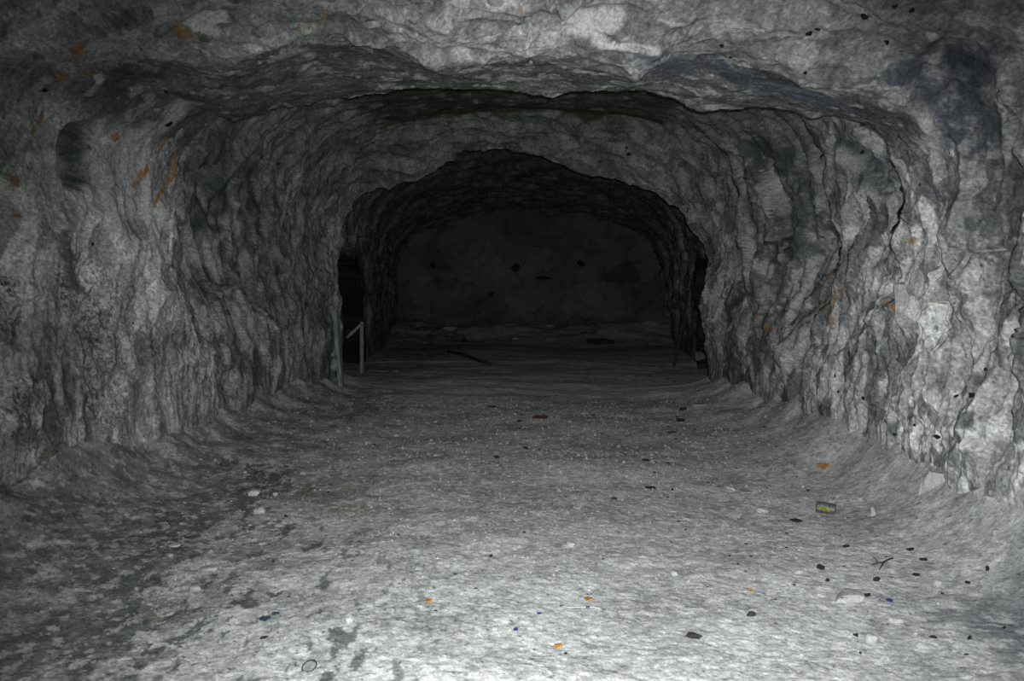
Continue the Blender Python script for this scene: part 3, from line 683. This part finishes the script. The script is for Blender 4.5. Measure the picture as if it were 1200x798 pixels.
# black flint nodules bedded in the rock, and blocks standing proud of it
def wall_of(q):
    return ceiling if ceil_of(q) else (wall_left if q[0] < 0 else wall_right)
def ceil_of(q):
    j = np.argmin(((P - q) ** 2).sum(1)) % NT
    return SPL[0] <= j <= SPL[1]
for k, (px, py, wx, hx) in enumerate([(1013, 18, 10, 12), (1047, 6, 8, 8), (1070, 10, 9, 9), (947, 39, 10, 6), (959, 34, 7, 4), (1014, 144, 10, 7), (856, 67, 6, 5), (846, 53, 6, 6), (943, 85, 6, 5), (1040, 50, 6, 7), (1036, 136, 4, 3),
        (35, 73, 4, 4), (52, 106, 8, 5), (198, 273, 16, 7), (108, 287, 4, 6), (155, 379, 4, 4), (42, 40, 18, 5), (996, 412, 5, 13), (953, 436, 7, 8), (978, 441, 4, 6), (990, 439, 4, 5), (983, 460, 4, 5), (1013, 467, 7, 5), (1140, 463, 12, 9), (1122, 463, 8, 4), (1098, 511, 8, 7), (855, 451, 4, 5), (1072, 498, 4, 5), (1154, 432, 4, 5),
        (963, 183, 6, 5), (1010, 180, 5, 7), (872, 210, 6, 4), (1078, 217, 4, 4), (735, 173, 4, 3), (738, 181, 8, 5), (195, 108, 6, 7), (197, 146, 11, 8), (270, 139, 10, 4), (325, 192, 7, 4), (605, 313, 13, 12), (680, 309, 10, 9), (633, 325, 26, 7), (507, 310, 12, 10), (575, 345, 8, 6), (1048, 510, 6, 4)]):  # on the end wall, black lumps added for the shade of holes
    q = SA.at(px, py, 2.0); sc_ = q[1] / F
    par = wall_back if q[1] > 19 else wall_of(q)
    o = link('flint_nodule_or_hole', lump('flint_nodule_or_hole', 0.5 * wx * sc_, 0.4 * wx * sc_, 0.5 * hx * sc_, 900 + k, 2, 0.9), M_FLINT, par); o.location = q; o.rotation_euler = (0, 0, 0.2 * (k % 3 - 1))
for k, (px, py, wx, hx, tilt) in enumerate([(1088, 575, 19, 46, 0.30), (1168, 600, 28, 34, 0.15), (1062, 355, 24, 46, 0.12), (1150, 583, 12, 20, -0.4), (586, 3, 26, 10, 0.0)]):
    q = SA.at(px, py, 2.0); sc_ = q[1] / F
    me = box_mesh('chalk_block', wx * sc_, 0.6 * wx * sc_, hx * sc_, 0.012, 40 + k, 0.012, 2)
    for v in me.vertices:
        t_ = v.co.z / (hx * sc_); v.co.x *= 1 + 0.5 * t_; v.co.y *= 1 + 0.3 * t_
    o = link('chalk_block', me, M_STONE, wall_of(q)); o.location = q + np.array([0.02 * np.sign(q[0]), 0.18 * wx * sc_, 0]); o.rotation_euler = (0.15, tilt, -0.5 * np.sign(q[0]))

# ------------------------------------------------------------------ loose chips that nothing tells apart, then the gravel
r = np.random.RandomState(77)
vis = np.nonzero((SF.x > 20) & (SF.x < 1180) & (SF.y < 790) & (FP[:, 1] < 9) & (FP[:, 1] > 3.2) & (FP[:, 0] > -2.9) & (FP[:, 0] < 2.2))[0]
protoA = [lump('chalk_chip', 1, 0.8, 0.5, 1200 + k, 1, 0.5) for k in range(6)]
protoB = [lump('flint_chip', 1, 0.7, 0.4, 1300 + k, 1, 0.9) for k in range(6)]
for m_ in protoA: m_.materials.append(M_STONE)
for m_ in protoB: m_.materials.append(M_FLINT)
for protos, n, lab, grp, cat, lo, hi in ((protoA, 80, 'small pale chalk chip lying loose', 'chalk chips scattered over the floor', 'stone', 2.2, 4.6),
                                         (protoB, 100, 'small black flint chip lying loose', 'flint chips scattered over the floor', 'flint', 1.4, 3.2)):
    for k in range(n):
        q = FP[vis[r.randint(len(vis))]]
        if cat == 'flint' and r.rand() < 0.55:
            for _ in range(40):
                if q[0] > 0.8: break
                q = FP[vis[r.randint(len(vis))]]
        s_ = r.uniform(lo, hi) * q[1] / F
        o = link(protos[0].name.split('.')[0], protos[r.randint(6)]); o.location = (q[0], q[1], q[2] + 0.25 * s_); o.scale = (s_, s_, s_ * r.uniform(0.6, 1.1)); o.rotation_euler = (0, 0, r.uniform(0, 6.28))
        zx, zy = ('left side', 'middle', 'right side')[int(np.clip((q[0] + 1.0) / 1.0 + 0.5, 0, 2))], ('front floor', 'middle floor', 'farther floor')[int(q[1] > 4.2) + int(q[1] > 6.2)]
        tag(o, lab + ', ' + zx + ' of the ' + zy, cat, grp.replace(' over the floor', '') + ', ' + zx + ' of the ' + zy)
NG = 14000
idx = np.nonzero((FP[:, 1] < 10.0) & (FP[:, 1] > 2.3))[0]; idx = idx[r.randint(0, len(idx), NG)]
c0_ = FP[idx]; s_ = np.exp(r.normal(math.log(1.15), 0.38, NG)) * np.clip(c0_[:, 1], 3, 7) / F
oct_ = np.array([[1, 0, 0], [0, 1, 0], [-1, 0, 0], [0, -1, 0], [0, 0, 0.8], [0, 0, -0.8]], float)
of = np.array([[0, 1, 4], [1, 2, 4], [2, 3, 4], [3, 0, 4], [1, 0, 5], [2, 1, 5], [3, 2, 5], [0, 3, 5]])
GV = (oct_[None] * (1 + 0.45 * r.uniform(-1, 1, (NG, 6, 3)))) * s_[:, None, None]
an = r.uniform(0, 6.28, NG); ca, sa_ = np.cos(an)[:, None], np.sin(an)[:, None]
GV = np.stack([GV[..., 0] * ca - GV[..., 1] * sa_, GV[..., 0] * sa_ + GV[..., 1] * ca, GV[..., 2]], -1) + c0_[:, None] + np.array([0, 0, 1.0]) * (0.15 * s_)[:, None, None]
tone = np.where(r.rand(NG) < 0.20, 0.09, np.where(r.rand(NG) < 0.07, 0.36, 0.17)) * r.uniform(0.8, 1.2, NG)
GC = np.repeat((FC[idx] * 0.35 + 0.65 * tone[:, None] * np.array([1, 1.0, 0.99]) * np.clip(FC[idx].mean(1) / 0.4, 0.5, 1.1)[:, None]), 6, 0)
gm = fast_mesh('gravel', GV.reshape(-1, 3), (of[None] + 6 * np.arange(NG)[:, None, None]).reshape(-1, 3), False, GC)
tag(link('gravel', gm, M_FLOOR, floor), kind='stuff')
